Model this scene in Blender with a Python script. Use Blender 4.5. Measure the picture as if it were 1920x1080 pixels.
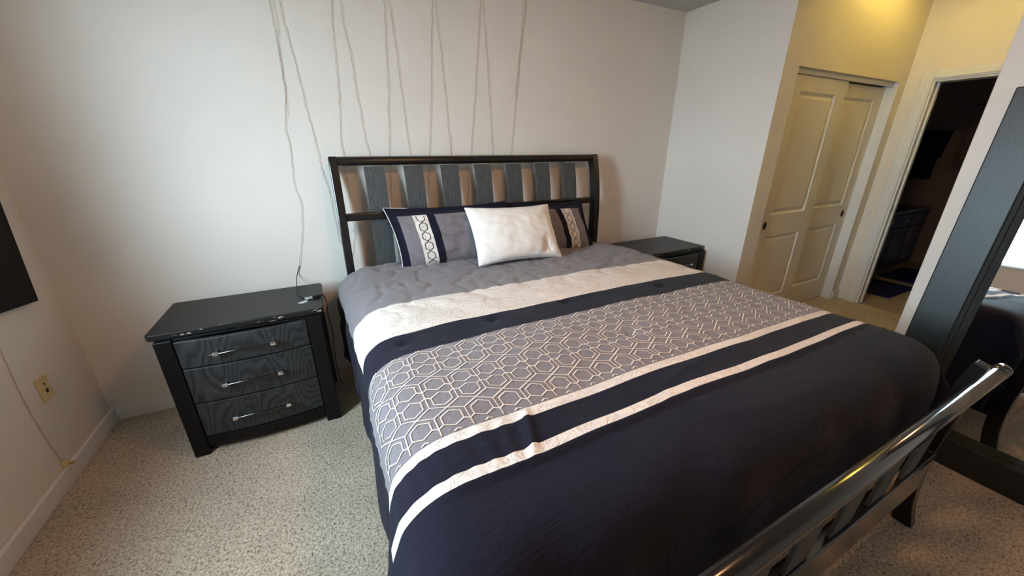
import bpy, bmesh, math, random
from mathutils import Vector, Matrix, noise
random.seed(7)
PI = math.pi
for o in list(bpy.data.objects):
    bpy.data.objects.remove(o)
SC = bpy.context.scene
COL = SC.collection

# ------------------------------------------------------------------ camera
cam_d = bpy.data.cameras.new('camera')
cam = bpy.data.objects.new('camera', cam_d)
COL.objects.link(cam)
cam.location = (0, 0, 1.5)
cam.rotation_euler = (math.radians(90 - 20.64), 0, math.radians(-26.72))
cam_d.sensor_width = 36
cam_d.lens = 697.4 / 1920 * 36
cam_d.clip_start = 0.02
SC.camera = cam

# ------------------------------------------------------------------ daylight
SKY_STRENGTH = 56.0
SKY_COL = (0.64, 0.86, 1.0)
LAMP_STRENGTH = 300.0
LAMP_COL = (1.0, 0.72, 0.14)
ROOM_LAMP_STRENGTH = 60.0
ROOM_LAMP_COL = (1.0, 0.50, 0.23)
SC.view_settings.view_transform = 'Standard'
SC.view_settings.look = 'None'
SC.view_settings.exposure = 0.08
SC.view_settings.gamma = 1.0
SC.view_settings.use_curve_mapping = False
world = bpy.data.worlds.new('overcast_sky')
SC.world = world
world.use_nodes = True
bg = world.node_tree.nodes['Background']
bg.inputs['Color'].default_value = (*SKY_COL, 1)
bg.inputs['Strength'].default_value = SKY_STRENGTH

# room numbers (metres; camera stands over the origin)
XL, YB, XR, YC, XD, XM = -1.287, 2.634, 2.94, 1.75, 4.78, 2.78
YH, YREAR, ZC = 0.71, -1.8, 2.547
WY0, WY1, WZ0, WZ1, WT = 0.86, 1.38, 0.96, 2.34, 0.04
ZH = 2.76   # the passage in front of the closet has a higher ceiling

pl_d = bpy.data.lights.new('window_daylight', 'AREA')     # portal: guides sky light through the window
pl_d.shape = 'RECTANGLE'
pl_d.size = WZ1 - WZ0
pl_d.size_y = WY1 - WY0
pl_d.cycles.is_portal = True
plo = bpy.data.objects.new('window_daylight', pl_d)
COL.objects.link(plo)
plo.location = (XL - WT - 0.01, (WY0 + WY1) / 2, (WZ0 + WZ1) / 2)
plo.rotation_euler = (0, -PI / 2, 0)

# ------------------------------------------------------------------ materials
def lin(c):
    return tuple(((v / 255) / 12.92 if v / 255 <= 0.04045 else ((v / 255 + 0.055) / 1.055) ** 2.4) for v in c)

def new_mat(name):
    m = bpy.data.materials.new(name)
    m.use_nodes = True
    nt = m.node_tree
    return m, nt, nt.nodes['Principled BSDF']

def N(nt, typ, **kw):
    n = nt.nodes.new(typ)
    for k, v in kw.items():
        if k in n.inputs:
            n.inputs[k].default_value = v
        else:
            setattr(n, k, v)
    return n

def mat(name, rgb, rough=0.5, var=0.0, scale=20.0, bump=0.0, bscale=200.0, stretch=(1, 1, 1), metal=0.0,
        spec=0.5, sheen=0.0, coat=0.0, bdist=0.002, rgb2=None, detail=6.0):
    m, nt, b = new_mat(name)
    b.inputs['Roughness'].default_value = rough
    b.inputs['Metallic'].default_value = metal
    b.inputs['Specular IOR Level'].default_value = spec
    b.inputs['Sheen Weight'].default_value = sheen
    b.inputs['Coat Weight'].default_value = coat
    b.inputs['Coat Roughness'].default_value = 0.12
    c = lin(rgb)
    tc = N(nt, 'ShaderNodeTexCoord')
    mp = N(nt, 'ShaderNodeMapping')
    mp.inputs['Scale'].default_value = stretch
    nt.links.new(tc.outputs['Object'], mp.inputs['Vector'])
    nz = N(nt, 'ShaderNodeTexNoise', Scale=scale, Detail=detail)
    nt.links.new(mp.outputs['Vector'], nz.inputs['Vector'])
    cr = N(nt, 'ShaderNodeValToRGB')
    if rgb2 is None:
        lo = tuple(v * (1 - var) for v in c)
        hi = tuple(min(1, v * (1 + var)) for v in c)
    else:
        lo, hi = lin(rgb2), c
    cr.color_ramp.elements[0].position = 0.35
    cr.color_ramp.elements[1].position = 0.65
    cr.color_ramp.elements[0].color = (*lo, 1)
    cr.color_ramp.elements[1].color = (*hi, 1)
    nt.links.new(nz.outputs['Fac'], cr.inputs['Fac'])
    nt.links.new(cr.outputs['Color'], b.inputs['Base Color'])
    if bump:
        n2 = N(nt, 'ShaderNodeTexNoise', Scale=bscale, Detail=4.0)
        nt.links.new(mp.outputs['Vector'], n2.inputs['Vector'])
        bp = N(nt, 'ShaderNodeBump', Strength=bump, Distance=bdist)
        nt.links.new(n2.outputs['Fac'], bp.inputs['Height'])
        nt.links.new(bp.outputs['Normal'], b.inputs['Normal'])
    return m

def wood(name, dark, light, rough=0.45, scale=6.0, axis='x', coat=0.0, rings=True):
    """grained wood: distorted bands drawn out along one axis plus fine pores"""
    m, nt, b = new_mat(name)
    b.inputs['Roughness'].default_value = rough
    b.inputs['Coat Weight'].default_value = coat
    tc = N(nt, 'ShaderNodeTexCoord')
    mp = N(nt, 'ShaderNodeMapping')
    mp.inputs['Scale'].default_value = {'x': (1, 3, 7), 'z': (7, 3, 1), 'y': (7, 1, 7), 'face': (2.6, 1, 0.75)}[axis]
    nt.links.new(tc.outputs['Object'], mp.inputs['Vector'])
    wn = N(nt, 'ShaderNodeTexNoise', Scale=scale, Detail=1.5, Roughness=0.4)
    nt.links.new(mp.outputs['Vector'], wn.inputs['Vector'])
    wm = N(nt, 'ShaderNodeMath', operation='MULTIPLY')
    wm.inputs[1].default_value = 42.0
    nt.links.new(wn.outputs['Fac'], wm.inputs[0])
    wv = N(nt, 'ShaderNodeMath', operation='PINGPONG')
    wv.inputs[1].default_value = 1.0
    nt.links.new(wm.outputs[0], wv.inputs[0])
    mp2 = N(nt, 'ShaderNodeMapping')
    mp2.inputs['Scale'].default_value = {'x': (8, 90, 200), 'z': (200, 90, 8), 'y': (200, 8, 200), 'face': (220, 90, 14)}[axis]
    nt.links.new(tc.outputs['Object'], mp2.inputs['Vector'])
    nz = N(nt, 'ShaderNodeTexNoise', Scale=1.0, Detail=3.0)
    nt.links.new(mp2.outputs['Vector'], nz.inputs['Vector'])
    mx = N(nt, 'ShaderNodeMath', operation='MULTIPLY_ADD')
    mx.inputs[1].default_value = 0.42 if rings else 0.1
    nt.links.new(wv.outputs[0], mx.inputs[0])
    sc = N(nt, 'ShaderNodeMath', operation='MULTIPLY')
    sc.inputs[1].default_value = 0.6
    nt.links.new(nz.outputs['Fac'], sc.inputs[0])
    nt.links.new(sc.outputs[0], mx.inputs[2])
    cr = N(nt, 'ShaderNodeValToRGB')
    cr.color_ramp.elements[0].position = 0.2
    cr.color_ramp.elements[1].position = 0.72
    cr.color_ramp.elements[0].color = (*lin(dark), 1)
    cr.color_ramp.elements[1].color = (*lin(light), 1)
    nt.links.new(mx.outputs[0], cr.inputs['Fac'])
    nt.links.new(cr.outputs['Color'], b.inputs['Base Color'])
    bp = N(nt, 'ShaderNodeBump', Strength=0.25, Distance=0.001)
    nt.links.new(mx.outputs[0], bp.inputs['Height'])
    nt.links.new(bp.outputs['Normal'], b.inputs['Normal'])
    return m

def fabric(name, rgb, rough=0.9, wr=0.5, wscale=14.0, stretch=(1, 2.2, 1), var=0.12, sheen=0.25, rgb2=None):
    """cotton: weave grain plus long fine creases"""
    m, nt, b = new_mat(name)
    b.inputs['Roughness'].default_value = rough
    b.inputs['Sheen Weight'].default_value = sheen
    b.inputs['Specular IOR Level'].default_value = 0.2
    tc = N(nt, 'ShaderNodeTexCoord')
    mp = N(nt, 'ShaderNodeMapping')
    mp.inputs['Scale'].default_value = stretch
    mp.inputs['Rotation'].default_value = (0, 0, 0.5)
    nt.links.new(tc.outputs['Object'], mp.inputs['Vector'])
    n1 = N(nt, 'ShaderNodeTexNoise', Scale=wscale, Detail=5.0, Roughness=0.6)
    n1.inputs['Distortion'].default_value = 1.2
    nt.links.new(mp.outputs['Vector'], n1.inputs['Vector'])
    rid = N(nt, 'ShaderNodeMath', operation='SUBTRACT')
    rid.inputs[1].default_value = 0.5
    nt.links.new(n1.outputs['Fac'], rid.inputs[0])
    ab = N(nt, 'ShaderNodeMath', operation='ABSOLUTE')
    nt.links.new(rid.outputs[0], ab.inputs[0])
    mn = N(nt, 'ShaderNodeMath', operation='MINIMUM')
    mn.inputs[1].default_value = 0.07
    nt.links.new(ab.outputs[0], mn.inputs[0])
    n2 = N(nt, 'ShaderNodeTexNoise', Scale=420.0, Detail=2.0)
    nt.links.new(tc.outputs['Object'], n2.inputs['Vector'])
    cr = N(nt, 'ShaderNodeValToRGB')
    c = lin(rgb)
    lo = lin(rgb2) if rgb2 else tuple(v * (1 - var) for v in c)
    cr.color_ramp.elements[0].color = (*lo, 1)
    cr.color_ramp.elements[1].color = (*tuple(min(1, v * (1 + var)) for v in c), 1)
    cr.color_ramp.elements[0].position = 0.3
    cr.color_ramp.elements[1].position = 0.7
    nt.links.new(n2.outputs['Fac'], cr.inputs['Fac'])
    nt.links.new(cr.outputs['Color'], b.inputs['Base Color'])
    b1 = N(nt, 'ShaderNodeBump', Strength=wr, Distance=0.03)
    nt.links.new(mn.outputs[0], b1.inputs['Height'])
    b2 = N(nt, 'ShaderNodeBump', Strength=0.25, Distance=0.001)
    nt.links.new(n2.outputs['Fac'], b2.inputs['Height'])
    nt.links.new(b1.outputs['Normal'], b2.inputs['Normal'])
    nt.links.new(b2.outputs['Normal'], b.inputs['Normal'])
    return m

def emit(name, rgb, strength):
    m, nt, b = new_mat(name)
    b.inputs['Base Color'].default_value = (0.9, 0.85, 0.75, 1)
    b.inputs['Emission Color'].default_value = (*rgb, 1)
    b.inputs['Emission Strength'].default_value = strength
    return m

def carpet_mat():
    m, nt, b = new_mat('carpet')
    b.inputs['Roughness'].default_value = 1.0
    b.inputs['Specular IOR Level'].default_value = 0.05
    b.inputs['Sheen Weight'].default_value = 0.15
    tc = N(nt, 'ShaderNodeTexCoord')
    n1 = N(nt, 'ShaderNodeTexNoise', Scale=105.0, Detail=5.0, Roughness=0.62)
    n1.inputs['Distortion'].default_value = 0.6
    nt.links.new(tc.outputs['Object'], n1.inputs['Vector'])
    n3 = N(nt, 'ShaderNodeTexNoise', Scale=3.0, Detail=3.0)
    nt.links.new(tc.outputs['Object'], n3.inputs['Vector'])
    cr = N(nt, 'ShaderNodeValToRGB')
    cr.color_ramp.elements[0].position = 0.33
    cr.color_ramp.elements[1].position = 0.60
    cr.color_ramp.elements[0].color = (*lin((112, 96, 78)), 1)
    cr.color_ramp.elements[1].color = (*lin((226, 208, 186)), 1)
    e = cr.color_ramp.elements.new(0.45)
    e.color = (*lin((190, 171, 148)), 1)
    nt.links.new(n1.outputs['Fac'], cr.inputs['Fac'])
    mr = N(nt, 'ShaderNodeMapRange')
    mr.inputs[1].default_value = 0.3
    mr.inputs[2].default_value = 0.7
    mr.inputs[3].default_value = 0.86
    mr.inputs[4].default_value = 1.05
    nt.links.new(n3.outputs['Fac'], mr.inputs[0])
    mx = N(nt, 'ShaderNodeVectorMath', operation='SCALE')
    nt.links.new(cr.outputs['Color'], mx.inputs[0])
    nt.links.new(mr.outputs[0], mx.inputs['Scale'])
    nt.links.new(mx.outputs[0], b.inputs['Base Color'])
    bp = N(nt, 'ShaderNodeBump', Strength=0.9, Distance=0.012)
    nt.links.new(n1.outputs['Fac'], bp.inputs['Height'])
    nt.links.new(bp.outputs['Normal'], b.inputs['Normal'])
    return m

def glass_mat():
    m, nt, b = new_mat('window_glass')
    out = nt.nodes['Material Output']
    tr = N(nt, 'ShaderNodeBsdfTransparent')
    gl = N(nt, 'ShaderNodeBsdfGlossy', Roughness=0.02)
    lw = N(nt, 'ShaderNodeLayerWeight')
    pw_ = N(nt, 'ShaderNodeMath', operation='POWER')
    pw_.inputs[1].default_value = 5.0
    nt.links.new(lw.outputs['Facing'], pw_.inputs[0])
    fr = N(nt, 'ShaderNodeMath', operation='MULTIPLY_ADD')
    fr.inputs[1].default_value = 0.9
    fr.inputs[2].default_value = 0.04
    nt.links.new(pw_.outputs[0], fr.inputs[0])
    mx = N(nt, 'ShaderNodeMixShader')
    nt.links.new(fr.outputs[0], mx.inputs[0])
    nt.links.new(tr.outputs[0], mx.inputs[1])
    nt.links.new(gl.outputs[0], mx.inputs[2])
    nt.links.new(mx.outputs[0], out.inputs['Surface'])
    nt.nodes.remove(b)
    return m

def worn_top():
    """black lacquer with pale chips along the front edge"""
    m, nt, b = new_mat('black_lacquer_worn')
    b.inputs['Roughness'].default_value = 0.42
    b.inputs['Specular IOR Level'].default_value = 0.4
    tc = N(nt, 'ShaderNodeTexCoord')
    sep = N(nt, 'ShaderNodeSeparateXYZ')
    nt.links.new(tc.outputs['Object'], sep.inputs[0])
    edge = N(nt, 'ShaderNodeMapRange')
    edge.inputs[1].default_value = 0.022
    edge.inputs[2].default_value = 0.0
    nt.links.new(sep.outputs['Y'], edge.inputs[0])
    mp = N(nt, 'ShaderNodeMapping')
    mp.inputs['Scale'].default_value = (16, 60, 60)
    mp.inputs['Location'].default_value = (2.2, 0, 0.4)
    nt.links.new(tc.outputs['Object'], mp.inputs['Vector'])
    nz = N(nt, 'ShaderNodeTexNoise', Scale=1.0, Detail=4.0, Roughness=0.65)
    nt.links.new(mp.outputs['Vector'], nz.inputs['Vector'])
    th = N(nt, 'ShaderNodeMapRange')
    th.inputs[1].default_value = 0.615
    th.inputs[2].default_value = 0.64
    nt.links.new(nz.outputs['Fac'], th.inputs[0])
    mu = N(nt, 'ShaderNodeMath', operation='MULTIPLY')
    nt.links.new(edge.outputs[0], mu.inputs[0])
    nt.links.new(th.outputs[0], mu.inputs[1])
    n2 = N(nt, 'ShaderNodeTexNoise', Scale=60.0, Detail=8.0, Roughness=0.7)
    nt.links.new(tc.outputs['Object'], n2.inputs['Vector'])
    sp = N(nt, 'ShaderNodeMapRange')
    sp.inputs[1].default_value = 0.735
    sp.inputs[2].default_value = 0.755
    nt.links.new(n2.outputs['Fac'], sp.inputs[0])
    mxv = N(nt, 'ShaderNodeMath', operation='MAXIMUM')
    nt.links.new(mu.outputs[0], mxv.inputs[0])
    nt.links.new(sp.outputs[0], mxv.inputs[1])
    mix = N(nt, 'ShaderNodeMix', data_type='RGBA')
    mix.inputs[6].default_value = (*lin((22, 21, 22)), 1)
    mix.inputs[7].default_value = (*lin((190, 170, 150)), 1)
    nt.links.new(mxv.outputs[0], mix.inputs[0])
    nt.links.new(mix.outputs[2], b.inputs['Base Color'])
    return m

M = {}
M['paint'] = mat('wall_paint', (225, 217, 208), 0.85, 0.015, 3, 0.08, 260, spec=0.25)
M['bathpaint_shaded'] = mat('shaded_bath_paint', (176, 168, 182), 0.85, 0.02, 3, 0.05, 200, spec=0.2)  # wall paint with the unlit bathroom's dimness put into its colour
M['ceil'] = mat('ceiling_paint', (196, 195, 190), 0.9, 0.02, 4, 0.3, 120, spec=0.2)
M['trim'] = mat('white_trim', (222, 220, 218), 0.45, 0.02, 4, 0.02, 80)
M['door'] = mat('door_paint', (222, 216, 210), 0.42, 0.015, 5, 0.03, 120)
M['carpet'] = carpet_mat()
M['tile'] = mat('bath_floor', (176, 158, 140), 0.4, 0.08, 6, 0.02, 30)
M['black'] = mat('black_lacquer', (12, 12, 14), 0.4, 0.2, 30, 0.05, 60, spec=0.25)
M['blackgloss'] = mat('glossy_black_paint', (17, 13, 12), 0.16, 0.15, 20, 0.03, 40, coat=0.6)
M['bedpost'] = mat('satin_black_paint', (17, 13, 12), 0.28, 0.2, 20, 0.03, 40, coat=0.2)
M['slat'] = wood('charcoal_slat', (46, 49, 51), (96, 101, 103), 0.6, 1.6, 'z', rings=False)
M['drawer'] = wood('charcoal_drawer', (11, 11, 12), (47, 48, 50), 0.5, 2.0, 'face')
M['worn'] = worn_top()
M['chrome'] = mat('chrome', (225, 225, 228), 0.12, 0.0, 5, metal=1.0)
M['mirrorframe'] = wood('black_ash_frame', (20, 24, 25), (40, 46, 47), 0.42, 1.2, 'z', coat=0.0, rings=False)
M['mirror'] = mat('mirror_silver', (235, 238, 238), 0.02, 0.0, 5, metal=1.0)
M['wire'] = mat('copper_wire', (140, 112, 92), 0.45, 0.2, 60, metal=0.2)
M['led'] = mat('led_resin', (196, 170, 140), 0.25, 0.1, 60)
M['cable'] = mat('black_cable', (16, 15, 15), 0.5, 0.1, 60)
M['plastic'] = mat('clear_tag', (178, 180, 180), 0.2, 0.05, 60)
M['ivory'] = mat('ivory_plastic', (214, 192, 138), 0.4, 0.03, 40)
M['hole'] = mat('dark_socket', (22, 18, 15), 0.7, 0.1, 40)
M['brass'] = mat('brass', (205, 170, 90), 0.35, 0.05, 60, metal=0.7)
M['white_cable'] = mat('painted_cable', (205, 190, 170), 0.6, 0.02, 40)
M['gray_cot'] = fabric('gray_cotton', (122, 114, 118), wr=0.85, wscale=11, stretch=(1, 2.4, 1))
M['pat_cot'] = fabric('gray_quilt_cotton', (122, 114, 118), wr=0.35, wscale=13, stretch=(1.6, 1, 1))
M['white_cot'] = fabric('white_cotton', (226, 216, 208), wr=0.85, wscale=12, stretch=(1, 1.6, 1), sheen=0.15)
M['navy_cot'] = fabric('navy_cotton', (21, 20, 36), wr=0.35, wscale=8, stretch=(1, 2.6, 1), var=0.2, sheen=0.06)
M['pillow_w'] = fabric('white_pillowcase', (238, 233, 228), wr=0.14, wscale=5, stretch=(1, 2, 1), var=0.03, sheen=0.1)
M['thread_white_sheen'] = mat('white_piping_sheen_thread', (240, 232, 222), 0.45, 0.1, 400, 0.4, 900, sheen=0.3)  # white piping, and embroidery strands with satin sheen painted as a lighter colour
M['thread_off_sheen'] = mat('off_sheen_thread', (214, 192, 176), 0.5, 0.1, 400, 0.4, 900, sheen=0.3)  # same embroidery thread, toned as strands that miss the sheen
M['thread_k'] = mat('black_thread', (22, 20, 24), 0.7, 0.1, 300)
M['mattress'] = fabric('mattress_ticking', (150, 170, 180), wr=0.2)
M['screen'] = mat('matte_black_panel', (10, 10, 14), 0.6, 0.1, 20, spec=0.2)
M['vanity'] = wood('dark_vanity_wood', (40, 40, 74), (66, 66, 108), 0.4, 2.0, 'z')
M['vtop'] = mat('vanity_stone', (110, 112, 124), 0.25, 0.2, 40)
M['rug'] = mat('navy_bath_mat', (32, 36, 82), 1.0, 0.3, 200, 0.8, 240, bdist=0.006, spec=0.05)
M['robe'] = fabric('navy_robe', (34, 36, 84), wr=0.5, wscale=6)
M['caddy'] = mat('wire_caddy', (120, 118, 116), 0.35, 0.05, 40, metal=0.8)
M['bottle'] = mat('bottle_plastic', (150, 140, 112), 0.35, 0.1, 20)
M['curtain'] = fabric('shower_curtain', (70, 70, 92), wr=0.3, wscale=6)
M['glass'] = glass_mat()
M['lampglow'] = emit('warm_lamp_glow', LAMP_COL, LAMP_STRENGTH)
M['roomglow'] = emit('warm_room_lamp_glow', ROOM_LAMP_COL, ROOM_LAMP_STRENGTH)
M['nickel'] = mat('brushed_nickel', (150, 145, 138), 0.3, 0.05, 40, metal=1.0)
M['darkmetal'] = mat('dark_bronze', (62, 54, 50), 0.35, 0.05, 40, metal=0.8)
M['street'] = mat('pale_pavement', (150, 150, 148), 0.9, 0.15, 0.5)

# ------------------------------------------------------------------ mesh helpers
class MB:
    def __init__(self):
        self.v, self.f, self.mi = [], [], []

    def face(self, idx, mi=0):
        self.f.append(idx)
        self.mi.append(mi)

    def box(self, x0, x1, y0, y1, z0, z1, mi=0):
        n = len(self.v)
        self.v += [(x0, y0, z0), (x1, y0, z0), (x1, y1, z0), (x0, y1, z0), (x0, y0, z1), (x1, y0, z1), (x1, y1, z1), (x0, y1, z1)]
        for q in ((0, 3, 2, 1), (4, 5, 6, 7), (0, 1, 5, 4), (1, 2, 6, 5), (2, 3, 7, 6), (3, 0, 4, 7)):
            self.face([n + i for i in q], mi)
        return self

    def tube(self, path, r, n=8, mi=0, caps=True):
        P = [Vector(p) for p in path]
        rr = r if isinstance(r, (list, tuple)) else [r] * len(P)
        base = len(self.v)
        up = None
        for i, p in enumerate(P):
            t = (P[min(i + 1, len(P) - 1)] - P[max(i - 1, 0)]).normalized()
            if up is None:
                up = Vector((0, 0, 1)) if abs(t.z) < 0.9 else Vector((1, 0, 0))
            a = (up - t * up.dot(t)).normalized()
            up = a
            b = t.cross(a)
            for k in range(n):
                w = 2 * PI * k / n
                self.v.append(tuple(p + (a * math.cos(w) + b * math.sin(w)) * rr[i]))
        for i in range(len(P) - 1):
            for k in range(n):
                a0 = base + i * n + k
                a1 = base + i * n + (k + 1) % n
                self.face([a0, a1, a1 + n, a0 + n], mi)
        if caps:
            self.face([base + k for k in range(n)][::-1], mi)
            self.face([base + (len(P) - 1) * n + k for k in range(n)], mi)
        return self

    def prism_x(self, pts, x0, x1, mi=0):
        """polygon in (y, z) extruded from x0 to x1"""
        n = len(self.v)
        k = len(pts)
        self.v += [(x0, y, z) for y, z in pts] + [(x1, y, z) for y, z in pts]
        self.face([n + i for i in range(k)], mi)
        self.face([n + k + i for i in range(k)][::-1], mi)
        for i in range(k):
            j = (i + 1) % k
            self.face([n + j, n + i, n + k + i, n + k + j], mi)
        return self

    def prism_z(self, pts, z0, z1, mi=0):
        n = len(self.v)
        k = len(pts)
        self.v += [(x, y, z0) for x, y in pts] + [(x, y, z1) for x, y in pts]
        self.face([n + i for i in range(k)][::-1], mi)
        self.face([n + k + i for i in range(k)], mi)
        for i in range(k):
            j = (i + 1) % k
            self.face([n + i, n + j, n + k + j, n + k + i], mi)
        return self

    def lathe(self, prof, c=(0, 0, 0), n=24, mi=0):
        """profile of (r, z) round the z axis"""
        base = len(self.v)
        for r, z in prof:
            for k in range(n):
                w = 2 * PI * k / n
                self.v.append((c[0] + r * math.cos(w), c[1] + r * math.sin(w), c[2] + z))
        for i in range(len(prof) - 1):
            for k in range(n):
                a0 = base + i * n + k
                a1 = base + i * n + (k + 1) % n
                self.face([a0, a1, a1 + n, a0 + n], mi)
        return self

    def build(self, name, m, parent=None, bevel=0.0, smooth=False, loc=(0, 0, 0), rot=(0, 0, 0), seg=2):
        me = bpy.data.meshes.new(name)
        me.from_pydata(self.v, [], self.f)
        ms = m if isinstance(m, (list, tuple)) else [m]
        for x in ms:
            me.materials.append(x)
        for p, i in zip(me.polygons, self.mi):
            p.material_index = i
        bm = bmesh.new()
        bm.from_mesh(me)
        bmesh.ops.recalc_face_normals(bm, faces=bm.faces)
        bm.to_mesh(me)
        bm.free()
        if smooth:
            for p in me.polygons:
                p.use_smooth = True
        return put(name, me, parent, bevel, loc, rot, seg)

def put(name, me, parent=None, bevel=0.0, loc=(0, 0, 0), rot=(0, 0, 0), seg=2):
    o = bpy.data.objects.new(name, me)
    COL.objects.link(o)
    o.location = loc
    o.rotation_euler = rot
    o.parent = parent
    if bevel:
        b = o.modifiers.new('bevel', 'BEVEL')
        b.width = bevel
        b.segments = seg
        b.limit_method = 'ANGLE'
        b.angle_limit = math.radians(40)
        b.harden_normals = False
    return o

def thing(name, label, cat, loc=(0, 0, 0), rot=(0, 0, 0), group=None):
    o = bpy.data.objects.new(name, None)
    o.empty_display_size = 0.05
    COL.objects.link(o)
    o.location = loc
    o.rotation_euler = rot
    return tag(o, label, cat, group)

def tag(o, label, cat, group=None):
    o['label'] = label
    o['category'] = cat
    if group:
        o['group'] = group
    return o

def struct(o, label=None):
    o['kind'] = 'structure'
    if label:
        o['label'] = label
    return o

def box(name, m, x0, x1, y0, y1, z0, z1, parent=None, bevel=0.0, loc=(0, 0, 0)):
    return MB().box(x0, x1, y0, y1, z0, z1).build(name, m, parent, bevel, loc=loc)

def copy_tree(o, parent=None):
    c = o.copy()
    COL.objects.link(c)
    c.parent = parent
    for ch in list(o.children):
        copy_tree(ch, c)
    return c

def fnoise(x, y, z=0.0):
    return noise.noise(Vector((x, y, z)))

def interp(pts, x):
    if x <= pts[0][0]:
        return pts[0][1]
    for (a, va), (b, vb) in zip(pts, pts[1:]):
        if x <= b:
            t = (x - a) / (b - a)
            return va + (vb - va) * t
    return pts[-1][1]

def catmull(P, per=6):
    out = []
    for i in range(len(P) - 1):
        p0 = P[max(i - 1, 0)]
        p1, p2 = P[i], P[i + 1]
        p3 = P[min(i + 2, len(P) - 1)]
        for k in range(per):
            t = k / per
            out.append(tuple(0.5 * ((2 * b) + (-a + c) * t + (2 * a - 5 * b + 4 * c - d) * t * t + (-a + 3 * b - 3 * c + d) * t ** 3)
                             for a, b, c, d in zip(p0, p1, p2, p3)))
    out.append(tuple(P[-1]))
    return out

# ------------------------------------------------------------------ the room
struct(box('floor', M['carpet'], XL - 0.2, XD + 0.01, YREAR - 0.12, YB + 0.12, -0.06, 0.0), 'beige speckled carpet floor of the bedroom')
struct(box('floor_bathroom', M['tile'], XD + 0.01, 7.45, 0.1, YB + 0.12, -0.06, 0.0), 'pale bathroom floor beyond the doorway')
cl_ = MB().box(XL - 0.2, XM + 0.1, YREAR - 0.12, YB + 0.12, ZC, ZC + 0.3).box(XM + 0.1, XR + 0.1, YC + 0.002, YB + 0.12, ZC, ZC + 0.3)
struct(cl_.build('ceiling', M['ceil']), 'pale ceiling of the bedroom')
struct(box('ceiling_hall', M['ceil'], XM + 0.1, 7.45, YREAR - 0.12, YB + 0.12, ZH, ZH + 0.09), 'higher ceiling in front of the closet')
struct(box('wall_back', M['paint'], XL - 0.2, 7.45, YB, YB + 0.1, 0, ZH), 'off-white wall behind the headboard')
wl = MB()
wl.box(XL - WT, XL, YREAR, WY0, 0, ZC).box(XL - WT, XL, WY1, YB, 0, ZC)
wl.box(XL - WT, XL, WY0, WY1, 0, WZ0).box(XL - WT, XL, WY0, WY1, WZ1, ZC)
struct(wl.build('wall_left', M['paint']), 'off-white wall on the left with the outlet plate')
struct(box('wall_rear', M['paint'], XL - 0.2, XM, YREAR - 0.1, YREAR, 0, ZC))
struct(box('wall_right', M['paint'], XM, XM + 0.1, YREAR - 0.1, YH, 0, ZC, bevel=0.008), 'off-white wall behind the floor mirror')
struct(box('wall_hall', M['paint'], XM + 0.1, XD, YH - 0.1, YH, 0, ZH))
struct(box('wall_alcove', M['paint'], XR, XR + 0.1, YC + 0.11, YB, 0, ZC), 'side wall of the closet beside the far nightstand')
wc = MB()
CX0, CX1, CZ = 3.12, 4.66, 2.035
wc.box(XR, CX0, YC, YC + 0.11, 0, ZH).box(CX0, CX1, YC, YC + 0.11, CZ, ZH).box(CX1, XD, YC, YC + 0.11, 0, ZH)
struct(wc.build('wall_closet', M['paint']), 'closet front wall around the sliding doors')
DY0, DY1, DZ = 0.80, 1.575, 2.035
wd = MB()
wd.box(XD, XD + 0.12, DY1, YB, 0, ZH).box(XD, XD + 0.12, 0.2, DY0, 0, ZH).box(XD, XD + 0.12, DY0, DY1, DZ, ZH)
struct(wd.build('wall_doorway', M['paint']), 'wall with the bathroom doorway')
struct(box('wall_bathroom_far', M['bathpaint_shaded'], 7.3, 7.4, 0.2, YB, 0, ZH))
struct(box('wall_bathroom_near', M['bathpaint_shaded'], XD + 0.12, 7.3, 0.2, 0.3, 0, ZH))
struct(box('wall_bathroom_side', M['bathpaint_shaded'], XD + 0.12, 7.3, YB - 0.014, YB, 0, ZH))
# outside ground below the window
struct(box('ground_outside', M['street'], -40, XL - 0.6, -30, 30, -3.2, -3.0))

# baseboards: a flat board with a small bevelled top edge
BH, BT = 0.087, 0.016
def baseboard(name, x0, x1, y0, y1):
    return struct(box(name, M['trim'], x0, x1, y0, y1, 0, BH, bevel=0.005))
baseboard('baseboard_back', XL + 0.02, XR, YB - BT, YB)
baseboard('baseboard_left', XL, XL + 0.02, YREAR, YB)
baseboard('baseboard_alcove', XR - BT, XR, YC, YB - BT)
baseboard('baseboard_closet_left', XR - BT, CX0 - 0.002, YC - BT, YC)
baseboard('baseboard_closet_right', CX1 + 0.005, XD, YC - BT, YC)
baseboard('baseboard_rear', XL + 0.02, XM, YREAR, YREAR + BT)
baseboard('baseboard_right', XM - BT, XM, YREAR + BT, YH + BT)
baseboard('baseboard_hall', XM, XD, YH, YH + BT)

# window in the left wall (seen in the mirror)
win = bpy.data.objects.new('window_1', None)
COL.objects.link(win)
win.location = (XL, (WY0 + WY1) / 2, WZ0)
struct(win, 'tall white framed window in the left wall')
wh, hw = WZ1 - WZ0, (WY1 - WY0) / 2
fr = MB()
x0, x1 = -WT + 0.003, -0.008
fr.box(x0, x1, -hw, -hw + 0.032, 0, wh).box(x0, x1, hw - 0.032, hw, 0, wh)
fr.box(x0, x1, -hw + 0.032, hw - 0.032, 0, 0.045).box(x0, x1, -hw + 0.032, hw - 0.032, wh - 0.045, wh)
fr.build('window_frame', M['trim'], win, 0.004)
box('mullion', M['trim'], x0, x1, -hw + 0.032, hw - 0.032, wh * 0.5 - 0.02, wh * 0.5 + 0.02, win, 0.004)
for k in (0, 1):
    z0 = 0.045 if k == 0 else wh * 0.5 + 0.02
    z1 = wh * 0.5 - 0.02 if k == 0 else wh - 0.045
    box('pane', M['glass'], x0 + 0.018, x0 + 0.022, -hw + 0.032, hw - 0.032, z0, z1, win)
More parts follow.
